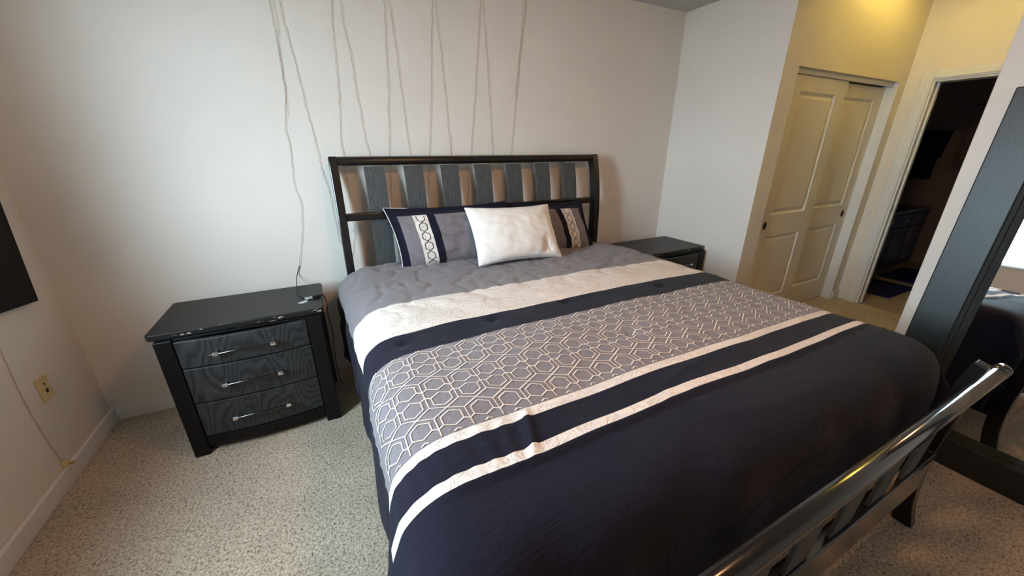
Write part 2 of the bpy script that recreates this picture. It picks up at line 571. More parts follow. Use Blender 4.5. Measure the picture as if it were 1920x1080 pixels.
box('window_sill', M['trim'], -0.008, 0.03, -hw - 0.0, hw, -0.0, 0.022, win, 0.004)

# closet: header valance, jambs and two sliding panel doors
hd = MB()
hd.box(CX0, CX1, YC + 0.03, YC + 0.05, 2.0, CZ).box(CX0, CX1, YC + 0.05, YC + 0.11, 2.012, CZ)
struct(hd.build('trim_1', M['trim'], None, 0.004), 'track header above the sliding closet doors')
jb = MB()
jb.box(CX1 - 0.012, CX1, YC - 0.001, YC + 0.11, 0, CZ)
struct(jb.build('trim_2', M['trim'], None, 0.002), 'white jamb at the right of the closet opening')

def slide_door(name, x0, x1, y, label, pull_x, stile=0.095):
    root = bpy.data.objects.new(name, None)
    COL.objects.link(root)
    root.location = (x0, y, 0.012)
    struct(root, label)
    w, h, t = x1 - x0, 1.985, 0.034
    rails = [(0, 0.205), (0.785, 0.97), (1.88, h)]
    sx0 = 0.165 if name == 'door_1' else 0.075
    f = MB()
    f.box(0, sx0, 0, t, 0, h).box(w - 0.14, w, 0, t, 0, h)
    for a, b in rails:
        f.box(sx0, w - 0.14, 0, t, a, b)
    f.build('door_frame', M['door'], root)
    for a, b in ((0.205, 0.785), (0.97, 1.88)):
        p = MB()
        xa, xb = sx0, w - 0.14
        # moulded recess: outer lip -> groove -> bevel -> raised field
        rings = [(0.0, 0.0), (0.012, 0.014), (0.02, 0.014), (0.045, 0.004)]
        for ins, dep in rings:
            p.v += [(xa + ins, dep, a + ins), (xb - ins, dep, a + ins), (xb - ins, dep, b - ins), (xa + ins, dep, b - ins)]
        for r in range(len(rings) - 1):
            for k in range(4):
                p.face([r * 4 + k, r * 4 + (k + 1) % 4, r * 4 + 4 + (k + 1) % 4, r * 4 + 4 + k])
        L = (len(rings) - 1) * 4
        p.face([L, L + 1, L + 2, L + 3])
        n = len(p.v)
        p.v += [(xa, t, a), (xb, t, a), (xb, t, b), (xa, t, b)]
        p.face([n + 3, n + 2, n + 1, n])
        for k in range(4):
            p.face([k, n + k, n + (k + 1) % 4, (k + 1) % 4])
        p.build('door_panel', M['door'], root)
    q = MB()
    px = pull_x - x0
    q.lathe([(0.0, 0.0), (0.013, 0.0), (0.016, 0.005), (0.026, 0.006), (0.026, 0.0)], n=20)
    o = q.build('finger_pull', M['darkmetal'], root, smooth=True, loc=(px, -0.0005, 0.885), rot=(PI / 2, 0, 0))
    o.scale = (0.8, 1.25, 1)
    o['label'] = 'round dark metal finger pull'
    return root
slide_door('door_2', 3.86, CX1 - 0.012, YC + 0.082, 'right white two-panel sliding closet door, set back', 4.555)
slide_door('door_1', CX0 + 0.005, 3.925, YC + 0.045, 'left white two-panel sliding closet door, in front', 3.24)

# doorway casing, jamb and strike plate
cs = bpy.data.objects.new('trim_3', None)
COL.objects.link(cs)
cs.location = (XD, DY1, 0)
struct(cs, 'white casing around the bathroom doorway')
cw = 0.075
def casing_leg(y0, y1):
    m = MB()
    m.box(-0.016, 0, y0, y1, 0, DZ + cw)
    m.box(-0.022, -0.016, y0 + 0.012, y1 - 0.03, 0, DZ + cw - 0.012)
    return m
casing_leg(0, cw).build('casing', M['trim'], cs, 0.004)
casing_leg(DY0 - DY1 - cw, DY0 - DY1).build('casing', M['trim'], cs, 0.004)
MB().box(-0.016, 0, DY0 - DY1, 0, DZ, DZ + cw).box(-0.022, -0.016, DY0 - DY1, 0, DZ + 0.012, DZ + cw - 0.03).build('casing', M['trim'], cs, 0.004)
j = MB()
j.box(-0.004, 0.124, -0.016, 0.0, 0, DZ).box(0.045, 0.08, -0.03, -0.016, 0, DZ - 0.015)
j.box(-0.004, 0.124, DY0 - DY1, DY0 - DY1 + 0.016, 0, DZ).box(-0.004, 0.124, DY0 - DY1 + 0.016, -0.016, DZ - 0.016, DZ)
j.build('door_jamb', M['trim'], cs, 0.002)
sp = box('strike_plate', M['nickel'], 0.008, 0.04, -0.019, -0.016, 0.93, 1.0, cs)

# ------------------------------------------------------------------ bed frame
HX0, HX1 = 0.073, 2.046
bed = thing('sleigh_bed', 'black king size sleigh bed frame with slatted charcoal headboard and footboard', 'bed', ((HX0 + HX1) / 2, 1.35, 0))
bx, by = bed.location.x, bed.location.y
HP = catmull([(2.452, 0.0), (2.462, 0.5), (2.462, 0.85), (2.468, 1.05), (2.49, 1.25), (2.525, 1.40), (2.545, 1.45)], 5)
def off(curve, d):
    out = []
    for i, (y, z) in enumerate(curve):
        a = curve[max(i - 1, 0)]
        b = curve[min(i + 1, len(curve) - 1)]
        ty, tz = b[0] - a[0], b[1] - a[1]
        L = math.hypot(ty, tz)
        out.append((y + d * tz / L, z - d * ty / L))
    return out
def strip(curve, d0, d1, x0, x1, name, m, zmin=-9, zmax=9, bevel=0.004):
    c = [p for p in curve if zmin <= p[1] <= zmax]
    a, b = off(c, d0), off(c, d1)
    q = MB()
    q.prism_x([(y - by, z) for y, z in a + b[::-1]], x0 - bx, x1 - bx)
    return q.build(name, m, bed, bevel)
for x0, x1 in ((HX0, HX0 + 0.048), (HX1 - 0.048, HX1)):
    strip(HP, -0.012, 0.062, x0, x1, 'headboard_post', M['bedpost'], bevel=0.006)
MB().tube([(HX0 + 0.045 - bx, 2.552 - by, 1.425), (HX1 - 0.045 - bx, 2.552 - by, 1.425)], 0.027, 16).build('headboard_top_rail', M['bedpost'], bed, smooth=False)
MB().box(HX0 + 0.045 - bx, HX1 - 0.045 - bx, 2.47 - by, 2.51 - by, 1.078, 1.124).build('headboard_middle_rail', M['bedpost'], bed, 0.008)
MB().box(HX0 + 0.045 - bx, HX1 - 0.045 - bx, 2.47 - by, 2.51 - by, 0.30, 0.50).build('headboard_lower_rail', M['bedpost'], bed, 0.008)
def slat_mesh(curve, d0, d1, zmin, zmax, y0):
    c = [p for p in curve if zmin <= p[1] <= zmax]
    a, b = off(c, d0), off(c, d1)
    q = MB()
    q.prism_x([(y - y0, z) for y, z in a + b[::-1]], -0.0605, 0.0605)
    return q
s0 = slat_mesh(HP, 0.022, 0.036, 0.42, 1.415, by).build('headboard_slat', M['slat'], bed, 0.002)
for k in range(7):
    o = s0 if k == 0 else s0.copy()
    if k:
        COL.objects.link(o)
    o.location.x = 0.3235 + 0.2423 * k - bx
# footboard (curve mirrored, nearer the camera)
FP = catmull([(0.235, 0.0), (0.258, 0.10), (0.270, 0.23), (0.268, 0.38), (0.255, 0.60), (0.238, 0.72), (0.226, 0.765)], 5)
for x0, x1 in ((HX0 + 0.005, HX0 + 0.053), (HX1 - 0.050, HX1 - 0.002)):
    strip(FP, 0.0, 0.062, x0, x1, 'footboard_post', M['bedpost'], bevel=0.006)
# top rail with a turned ring near each end
rl = MB()
X0, X1 = HX0 - 0.012 - bx, HX1 + 0.012 - bx
prof = [(X0, 0.012), (X0 + 0.004, 0.021), (X0 + 0.012, 0.0245), (X0 + 0.06, 0.0245), (X0 + 0.063, 0.0215), (X0 + 0.066, 0.0235),
        (0, 0.0235), (X1 - 0.066, 0.0235), (X1 - 0.063, 0.0215), (X1 - 0.06, 0.0245), (X1 - 0.012, 0.0245), (X1 - 0.004, 0.021), (X1, 0.012)]
rl.tube([(x, 0.228 - by, 0.768) for x, r in prof], [r for x, r in prof], 28)
rl.build('footboard_top_rail', M['blackgloss'], bed, smooth=True)
MB().box(HX0 + 0.05 - bx, HX1 - 0.045 - bx, 0.268 - by, 0.308 - by, 0.19, 0.345).build('footboard_lower_rail', M['blackgloss'], bed, 0.006)
MB().box(HX0 + 0.05 - bx, HX1 - 0.045 - bx, 0.262 - by, 0.306 - by, 0.345, 0.375).build('footboard_moulding', M['blackgloss'], bed, 0.008, seg=3)
s1 = slat_mesh(FP, 0.006, 0.018, 0.34, 0.745, by).build('footboard_slat', M['slat'], bed, 0.002)
for k in range(7):
    o = s1 if k == 0 else s1.copy()
    if k:
        COL.objects.link(o)
    o.location.x = 0.3235 + 0.2423 * k - bx
for x0 in (HX0 + 0.01, HX1 - 0.035):
    MB().box(x0 - bx, x0 + 0.025 - bx, 0.31 - by, 2.46 - by, 0.17, 0.33).build('side_rail', M['bedpost'], bed, 0.004)

ms = MB().box(0.125, 2.0, 0.42, 2.44, 0.335, 0.70).build('mattress', M['mattress'], None, 0.04, seg=4)
tag(ms, 'thick pale blue mattress under the striped comforter', 'mattress')

# ------------------------------------------------------------------ comforter
CS = catmull([(0.026, 0.20), (0.026, 0.33), (0.026, 0.48), (0.024, 0.62), (0.042, 0.70), (0.085, 0.743), (0.145, 0.770), (0.25, 0.783),
              (0.6, 0.788), (1.1, 0.790), (1.6, 0.787), (1.95, 0.782), (2.05, 0.775), (2.12, 0.753), (2.165, 0.71), (2.19, 0.64),
              (2.20, 0.5), (2.21, 0.35), (2.225, 0.22)], 10)
arc = [0.0]
for a, b in zip(CS, CS[1:]):
    arc.append(arc[-1] + math.hypot(b[0] - a[0], b[1] - a[1]))
i0 = min(range(len(CS)), key=lambda i: abs(CS[i][0] - 1.1))
arc = [a - arc[i0] + CS[i0][0] for a in arc]
S0, S1 = arc[0], arc[-1]
FS = catmull([(0.60, 0.785), (0.52, 0.782), (0.455, 0.765), (0.40, 0.73), (0.365, 0.67), (0.347, 0.58), (0.342, 0.46), (0.340, 0.34)], 10)
farc = [0.60]
for a, b in zip(FS, FS[1:]):
    farc.append(farc[-1] - math.hypot(b[0] - a[0], b[1] - a[1]))
T0 = farc[-1]
def cs_at(s):
    lo, hi = 0, len(arc) - 1
    s = min(max(s, arc[0]), arc[-1])
    while hi - lo > 1:
        m = (lo + hi) // 2
        if arc[m] <= s:
            lo = m
        else:
            hi = m
    t = (s - arc[lo]) / (arc[hi] - arc[lo])
    return CS[lo][0] + (CS[hi][0] - CS[lo][0]) * t, CS[lo][1] + (CS[hi][1] - CS[lo][1]) * t
def fs_at(t):
    if t >= 0.60:
        return t, 0.785
    for i in range(len(farc) - 1):
        if t >= farc[i + 1]:
            k = (farc[i] - t) / (farc[i] - farc[i + 1])
            return FS[i][0] + (FS[i + 1][0] - FS[i][0]) * k, FS[i][1] + (FS[i + 1][1] - FS[i][1]) * k
    return FS[-1]
def sm(a, b, x):
    t = min(max((x - a) / (b - a), 0), 1)
    return t * t * (3 - 2 * t)
LSH = [(0.3, -0.03), (0.55, 0.0), (0.9, 0.012), (1.4, 0.012), (1.8, 0.0), (2.2, -0.02), (2.46, -0.035)]
def duvet_base(s, t):
    x, zc = cs_at(s)
    y, zf = fs_at(t)
    k = 0.035
    dz = zf - 0.785
    zz = zc
    if dz < 0:
        a, b = zc, zf
        h = min(max(0.5 + 0.5 * (b - a) / k, 0), 1)
        zz = b + (a - b) * h - k * h * (1 - h)
    # sides: follow the body below, sway by the hem
    side_l = sm(0.16, 0.0, x)
    side_r = sm(2.04, 2.2, x)
    x += interp(LSH, y) * side_l
    low = sm(0.66, 0.25, zc)
    x += side_l * low * 0.012 * math.sin(y * 9 + 1.0) + side_r * low * 0.018 * math.sin(y * 8)
    x -= 0.045 * sm(0.85, 0.58, y) * side_l * sm(0.70, 0.50, zc)
    x -= 0.035 * side_r * sm(1.85, 2.02, y)
    # foot corners pull in
    pull = sm(0.52, 0.34, y)
    x += 0.05 * pull * side_l - 0.06 * pull * side_r
    head = sm(2.0, 2.44, y)
    zz += head * (0.022 * (1 - x / 1.1)) * sm(0.0, 0.15, x) * (1 - side_r)
    if y > 2.40:
        zz -= 0.03 * sm(2.40, 2.46, y) ** 2
    return Vector((x, y, zz))
def wrinkle(s, t):
    d = 0.010 * fnoise(s * 2.3, t * 2.6, 3.1) + 0.0045 * fnoise(s * 5.5, t * 7.0, 8.0)
    # long creases running across the bed
    r = fnoise(s * 2.2 + 4, t * 11.0 + 0.8 * math.sin(s * 2), 1.3)
    d += 0.0035 * (1 - min(abs(r) * 5, 1)) * sm(-0.1, 0.3, fnoise(s * 1.5, t * 1.5, 9))
    # crumple near the pillows
    hd_ = sm(1.35, 1.9, t)
    r2 = fnoise(s * 9 + 2.5 * t, t * 7 - 3 * s, 5.5)
    d -= 0.008 * hd_ * (1 - min(abs(r2) * 3.2, 1))
    # pleats in the dark band between the two white ribbons, left half
    w = sm(0.60, 0.655, t) * sm(0.80, 0.75, t) * sm(-0.1, 0.12, s) * sm(0.46, 0.36, s)
    d += 0.0036 * w * (0.4 + abs(fnoise(s * 5, 3.0, 1))) * math.sin(s * 118 + 9 * t + 5 * fnoise(s * 6, t * 6, 2))
    f = (s - 0.405) - 0.35 * (t - 0.70)
    d += 0.012 * sm(0.60, 0.67, t) * sm(0.80, 0.75, t) * math.exp(-(f / 0.012) ** 2)
    # hanging folds at the foot corners
    fc = sm(0.50, 0.38, t)
    d += 0.012 * fc * math.sin(s * 17 + 2.5 * fnoise(s * 3, t * 3, 7)) * (sm(1.6, 2.2, s) + 0.4)
    sd = max(sm(0.02, -0.25, s), sm(2.15, 2.45, s))
    d += 0.012 * sd * math.sin(t * 13 + 2 * fnoise(t * 2, 0, 4))
    # tufting dimples
    for (ps, pt) in TUFTS:
        q = ((s - ps) ** 2 + (t - pt) ** 2)
        if q < 0.02:
            d -= 0.014 * math.exp(-q / 0.0006)
    return d
TUFTS = [(0.26, 2.33), (0.20, 1.36), (0.75, 2.05), (1.3, 2.1), (1.35, 1.85), (0.6, 1.38), (1.0, 1.40), (1.6, 1.36), (1.05, 1.0)]
def duvet(s, t, lift=0.0):
    e = 0.004
    p = duvet_base(s, t)
    a = duvet_base(min(s + e, S1), t) - duvet_base(max(s - e, S0), t)
    b = duvet_base(s, min(t + e, 2.459)) - duvet_base(s, max(t - e, T0 + 0.001))
    n = a.cross(b)
    n = n.normalized() if n.length > 1e-9 else Vector((0, 0, 1))
    wy = 0.010 * fnoise(s * 1.6, t * 1.2, 12.0) + 0.004 * fnoise(s * 6, t * 4, 2.0)
    p = p + n * (wrinkle(s, t) + lift)
    p.y += wy * sm(0.35, 0.6, t) * sm(2.46, 2.2, t)
    return p, n
BND = [0.62, 0.652, 0.748, 0.783, 1.265, 1.435, 1.75]
def lin_space(a, b, step):
    n = max(1, round((b - a) / step))
    return [a + (b - a) * i / n for i in range(n)]
ts = []
cuts = [T0] + BND + [2.46]
for a, b in zip(cuts, cuts[1:]):
    ts += lin_space(a, b, 0.0105)
ts.append(2.46)
SB = arc[min(range(len(CS) // 2), key=lambda i: abs(CS[i][1] - 0.635))]   # the dark backing shows below this line
SBN = len(lin_space(S0, SB, 0.011))
ss = lin_space(S0, SB, 0.011) + lin_space(SB, S1 - 0.045, 0.0105) + lin_space(S1 - 0.045, S1, 0.011) + [S1]
d = MB()
for t in ts:
    for s in ss:
        d.v.append(tuple(duvet(s, t)[0]))
W = len(ss)
for i in range(len(ts) - 1):
    tm = (ts[i] + ts[i + 1]) / 2
    k = sum(tm > b for b in BND)
    mi = [0, 1, 0, 1, 2, 0, 1, 3][k]
    for jn in range(W - 1):
        m_ = 0 if (jn < SBN or jn >= W - 5) else mi
        d.face([i * W + jn, i * W + jn + 1, (i + 1) * W + jn + 1, (i + 1) * W + jn], m_)
comf = d.build('comforter', [M['navy_cot'], M['white_cot'], M['pat_cot'], M['gray_cot']], None, smooth=True)
so = comf.modifiers.new('thick', 'SOLIDIFY')
so.thickness = 0.02
pc = min(comf.data.polygons, key=lambda p: (p.center - Vector((1.1, 1.3, 0.79))).length)
so.offset = -1 if pc.normal.z > 0 else 1
tag(comf, 'navy, grey and white striped comforter with a hexagon band covering the bed', 'comforter')

def ribbon(mb, a, b, width, mi, f, step=0.012):
    """flat thread laid on a surface f(s, t) -> (point, normal)"""
    L = math.hypot(b[0] - a[0], b[1] - a[1])
    n = max(1, math.ceil(L / step))
    base = len(mb.v)
    dx, dy = (b[0] - a[0]) / L, (b[1] - a[1]) / L
    for i in range(n + 1):
        k = i / n
        s, t = a[0] + (b[0] - a[0]) * k, a[1] + (b[1] - a[1]) * k
        for sg in (-1, 1):
            p, nn = f(s - dy * sg * width / 2, t + dx * sg * width / 2)
            mb.v.append(tuple(p))
    for i in range(n):
        q = base + i * 2
        mb.face([q, q + 1, q + 3, q + 2], mi)
em = MB()
CWD, PER = 0.0915, 0.1825
LO, HI = 0.787, 1.262
def seg(a, b, mi):
    (x0_, y0_), (x1_, y1_) = a, b
    if y0_ > y1_:
        x0_, y0_, x1_, y1_ = x1_, y1_, x0_, y0_
    if y1_ <= LO or y0_ >= HI:
        return
    if y0_ < LO:
        k = (LO - y0_) / (y1_ - y0_)
        x0_ += (x1_ - x0_) * k
        y0_ = LO
    if y1_ > HI:
        k = (HI - y0_) / (y1_ - y0_)
        x1_ = x0_ + (x1_ - x0_) * k
        y1_ = HI
    if math.hypot(x1_ - x0_, y1_ - y0_) > 0.004:
        ribbon(em, (x0_, y0_), (x1_, y1_), 0.0040, mi, lambda s, t: duvet(s, t, 0.0022))
k0 = int((S0 + 0.06 - 0.141) / CWD)
for ci in range(k0, 40):
    cx = 0.141 + CWD * ci
    if cx - CWD / 2 < SB or cx + CWD / 2 > S1 - 0.06:
        continue
    for pi_ in range(-2, 3):
        y0 = 0.983 + PER * pi_
        h2 = CWD / 2
        seg((cx - h2, y0 - 0.065), (cx - h2, y0 + 0.065), 1)
        seg((cx - h2, y0 + 0.065), (cx + h2, y0 + PER - 0.065), 0)
        seg((cx + h2, y0 + 0.065), (cx - h2, y0 + PER - 0.065), 1)
        R = 0.034
        for sg in (-1, 1):
            yc = y0 + sg * 0.041
            V = [(cx + R * math.sin(PI / 3 * q), yc + R * math.cos(PI / 3 * q)) for q in range(6)]
            for q in range(6):
                seg(V[q], V[(q + 1) % 6], 0 if q in (2, 5) else 1)  # tone picked by strand direction, painting the sheen into the colour
            for sd in (-1, 1):
                seg((cx + sd * R * 0.866, yc - sg * R * 0.5), (cx + sd * h2, yc - sg * (R * 0.5 + 0.0098)), 0)
ob = em.build('hexagon_embroidery', [M['thread_white_sheen'], M['thread_off_sheen']], comf)
ob['label'] = 'pale interlocking hexagon embroidery on the grey band'

# ------------------------------------------------------------------ pillows
def pillow_fn(W_, H_, T_, flange=0.0, seed=0.0, dent=None, concave=0.03, shear=0.0, crease=1.0):
    def f(u, v, side):
        x, z = u * W_, v * H_
        x *= 1 - concave * (1 - v * v) * abs(u) ** 3
        z *= 1 - concave * 1.6 * (1 - u * u) * abs(v) ** 3
        x -= shear * z
        iu, iv = min(abs(u) / (1 - flange / W_), 1), min(abs(v) / (1 - flange / H_), 1)
        t = T_ * ((1 - iu ** 2.4) * (1 - iv ** 2.4)) ** 0.55
        wr = crease * (0.006 * fnoise(u * 3 + seed, v * 3, seed) + 0.0045 * fnoise(u * 7 + v * 4 + seed, v * 5 - u * 3, 2.0))
        wr *= min(t / T_ * 4, 1) if T_ else 0
        if dent:
            q = ((u - dent[0]) ** 2 * 4 + (v - dent[1]) ** 2)
            t -= dent[2] * math.exp(-q / 0.05) * (1 + 0.6 * math.sin(math.atan2(v - dent[1], u - dent[0]) * 5))
            t = max(t, 0.002)
        return Vector((x, side * (max(t, 0) + 0.003 + wr), z))
    return f
def pillow_mesh(f, us, vs, matfn):
    q = MB()
    nu, nv = len(us), len(vs)
    for side in (-1, 1):
        b = len(q.v)
        for v in vs:
            for u in us:
                q.v.append(tuple(f(u, v, side)))
        for i in range(nv - 1):
            for k in range(nu - 1):
                a = b + i * nu + k
                q.face([a, a + 1, a + nu + 1, a + nu], matfn((us[k] + us[k + 1]) / 2, (vs[i] + vs[i + 1]) / 2, side))
    n0 = nu * nv
    edge = [k for k in range(nu)] + [i * nu + nu - 1 for i in range(1, nv)] + [(nv - 1) * nu + k for k in range(nu - 2, -1, -1)] + [i * nu for i in range(nv - 2, 0, -1)]
    for a, b in zip(edge, edge[1:] + edge[:1]):
        q.face([a, b, n0 + b, n0 + a], matfn(1, 1, -1))
    return q
def cutspace(cuts, step):
    o = []
    for a, b in zip(cuts, cuts[1:]):
        o += lin_space(a, b, step)
    return o + [cuts[-1]]
SH = 0.205
def make_sham(loc, rot, label, seed, shear, pipe, SW):
    root = thing('pillow_sham', label, 'pillow', loc, rot, 'striped pillow shams against the headboard')
    f = pillow_fn(SW, SH, 0.072, 0.03, seed, concave=0.06, shear=shear, crease=2.0)
    e1, e2, e3, e4 = SW - 0.055, SW - 0.15, SW - 0.24, SW - 0.29
    xs = [-SW, -e1, -e2, -e3, -e4, e4, e3, e2, e1, SW]
    us = cutspace([x / SW for x in xs], 0.03)
    vs = cutspace([-1, -0.8, 0.72, 1], 0.05)
    def mf(u, v, side):
        if side > 0 or abs(u * SW) > e1 or v > 0.72 or v < -1.1:
            return 0
        a = abs(u * SW)
        return 1 if a > e2 else (2 if a > e3 else (0 if a > e4 else 1))
    pillow_mesh(f, us, vs, mf).build('sham_cover', [M['navy_cot'], M['gray_cot'], M['white_cot']], root, smooth=True)
    def sf(s, t):
        p = f(s / SW, t / SH, -1)
        p.y -= 0.0022
        return p, Vector((0, -1, 0))
    for sg in (-1, 1):
        e = MB()
        for q in range(-3, 3):
            zc = 0.005 + q * 0.061
            V = [(sg * (SW - 0.195) + 0.024 * a, zc + 0.029 * b) for a, b in ((0, 1), (1, 0.5), (1, -0.5), (0, -1), (-1, -0.5), (-1, 0.5))]
            for i in range(6):
                a, b = V[i], V[(i + 1) % 6]
                if max(a[1], b[1]) < 0.146 and min(a[1], b[1]) > -0.2:
                    ribbon(e, a, b, 0.0042, 0, sf, 0.006)
        e.build('hexagon_embroidery', M['thread_k'], root)['label'] = 'black stitched hexagons on the white strip'
    pp = [f(-1, v / 20, 0) for v in range(-20, 21)] + [f(u / 20, 1, 0) for u in range(-19, -12)]
    pp2 = [f(u / 20, 1, 0) for u in range(-13, 21)] + [f(1, v / 20, 0) for v in range(19, -21, -1)] + [f(u / 20, -1, 0) for u in range(19, -21, -1)]
    MB().tube(pp2, 0.0034, 6).build('piping', M['navy_cot'], root, smooth=True)
    MB().tube(pp, 0.0034, 6).build('piping', M[pipe], root, smooth=True)
    return root
def lean(deg, yaw=0.0, roll=0.0):
    return (math.radians(-deg), math.radians(roll), math.radians(yaw))
make_sham((0.772, 2.352, 0.955), lean(17, -2.5, 0), 'striped grey, white and navy pillow sham left of the white pillow', 1.7, 0.16, 'thread_white_sheen', 0.41)
make_sham((1.525, 2.372, 0.925), lean(15, -1.5, 2), 'striped grey, white and navy pillow sham right of the white pillow', 6.2, 0.28, 'navy_cot', 0.35)
pf = pillow_fn(0.315, 0.198, 0.085, 0.0, 3.3, dent=(0.62, -0.62, 0.03), concave=0.06, shear=0.05)
us = lin_space(-1, 1, 0.045) + [1]
vs = lin_space(-1, 1, 0.06) + [1]
pw = pillow_mesh(pf, us, vs, lambda u, v, s: 0).build('white_pillow', M['pillow_w'], None, smooth=True, loc=(1.125, 2.185, 0.965), rot=lean(30, 0, 1.5))
sb = pw.modifiers.new('sub', 'SUBSURF')
sb.levels = sb.render_levels = 1
tag(pw, 'plain white pillow leaning in front of the two striped shams', 'pillow')

# ------------------------------------------------------------------ nightstands
def make_nightstand():
    r = thing('nightstand', 'black three-drawer nightstand with chipped top edge in the left corner', 'nightstand', (-0.82, 2.085, 0), group='matching black nightstands')
    # local frame: x 0..0.738, y 0 (front of the top) .. 0.44, z up; legs set back from the top edge
    def rect(x0, x1, y0, y1, rad, n=5):
        out = []
        for cx, cy, a0 in ((x1 - rad, y1 - rad, 0), (x0 + rad, y1 - rad, PI / 2), (x0 + rad, y0 + rad, PI), (x1 - rad, y0 + rad, 1.5 * PI)):
            for k in range(n + 1):
                a = a0 + PI / 2 * k / n
                out.append((cx + rad * math.cos(a), cy + rad * math.sin(a)))
        return out
    MB().prism_z(rect(0, 0.738, 0.0, 0.445, 0.02), 0.668, 0.70).build('top', M['worn'], r, 0.006, seg=3)
    a0, a1, a2, a3 = 0.030, 0.097, 0.650, 0.722
    LH = 0.668
    for x0, x1 in ((a0, a1), (a2, a3)):
        MB().box(x0, x1, -0.024, 0.045, 0, LH).build('leg', M['black'], r, 0.004)
        MB().box(x0, x1, 0.375, 0.44, 0, LH).build('leg', M['black'], r, 0.004)
    bd = MB()
    bd.box(a0 + 0.008, a1 - 0.005, 0.045, 0.375, 0.05, LH).box(a2 + 0.005, a3 - 0.008, 0.045, 0.375, 0.05, LH)
    bd.box(a1 - 0.005, a2 + 0.005, 0.40, 0.42, 0.05, LH).box(a1 - 0.005, a2 + 0.005, 0.02, 0.40, 0.06, 0.075)
    bd.box(a1, a2, -0.008, 0.02, 0.657, LH)
    bd.build('carcass', M['black'], r, 0.002)
    def bow(x):
        u = (x - (a1 + a2) / 2) / ((a2 - a1) / 2)
        return -0.022 * (1 - u * u)
    def bowed(x0, x1, ya, yb, z0, z1):
        n = 16
        pts = [(x0 + (x1 - x0) * k / n, ya + bow(x0 + (x1 - x0) * k / n)) for k in range(n + 1)]
        back = [(x1 - (x1 - x0) * k / n, yb + bow(x1 - (x1 - x0) * k / n)) for k in range(n + 1)]
        return MB().prism_z(pts + back, z0, z1)
    bowed(a1, a2, -0.018, 0.01, 0.048, 0.106).build('bottom_rail', M['black'], r, 0.003)
    for z0, z1 in ((0.112, 0.306), (0.312, 0.506), (0.512, 0.655)):
        d_ = bowed(a1 + 0.003, a2 - 0.003, -0.02, 0.005, z0, z1).build('drawer', M['drawer'], r, 0.004)
        zc = (z0 + z1) / 2
        xm = (a1 + a2) / 2
        yb_ = bow(xm) - 0.02 - 0.034
        h = MB().tube([(xm - 0.146, yb_, zc), (xm - 0.142, yb_, zc), (xm + 0.142, yb_, zc), (xm + 0.146, yb_, zc)], [0.005, 0.0072, 0.0072, 0.005], 12).build('handle_bar', M['blackgloss'], d_, smooth=True)
        for sx in (-0.118, 0.118):
            MB().tube([(xm + sx - 0.011, yb_, zc), (xm + sx + 0.011, yb_, zc)], 0.0098, 14).tube(
                [(xm + sx, yb_, zc), (xm + sx, bow(xm + sx) - 0.018, zc)], 0.0055, 10).build('handle_post', M['chrome'], d_, smooth=False)
    return r
ns = make_nightstand()
ns2 = copy_tree(ns)
ns2.location = (2.19, 2.07, 0)
tag(ns2, 'black nightstand at the far side of the bed, half hidden by it', 'nightstand', 'matching black nightstands')

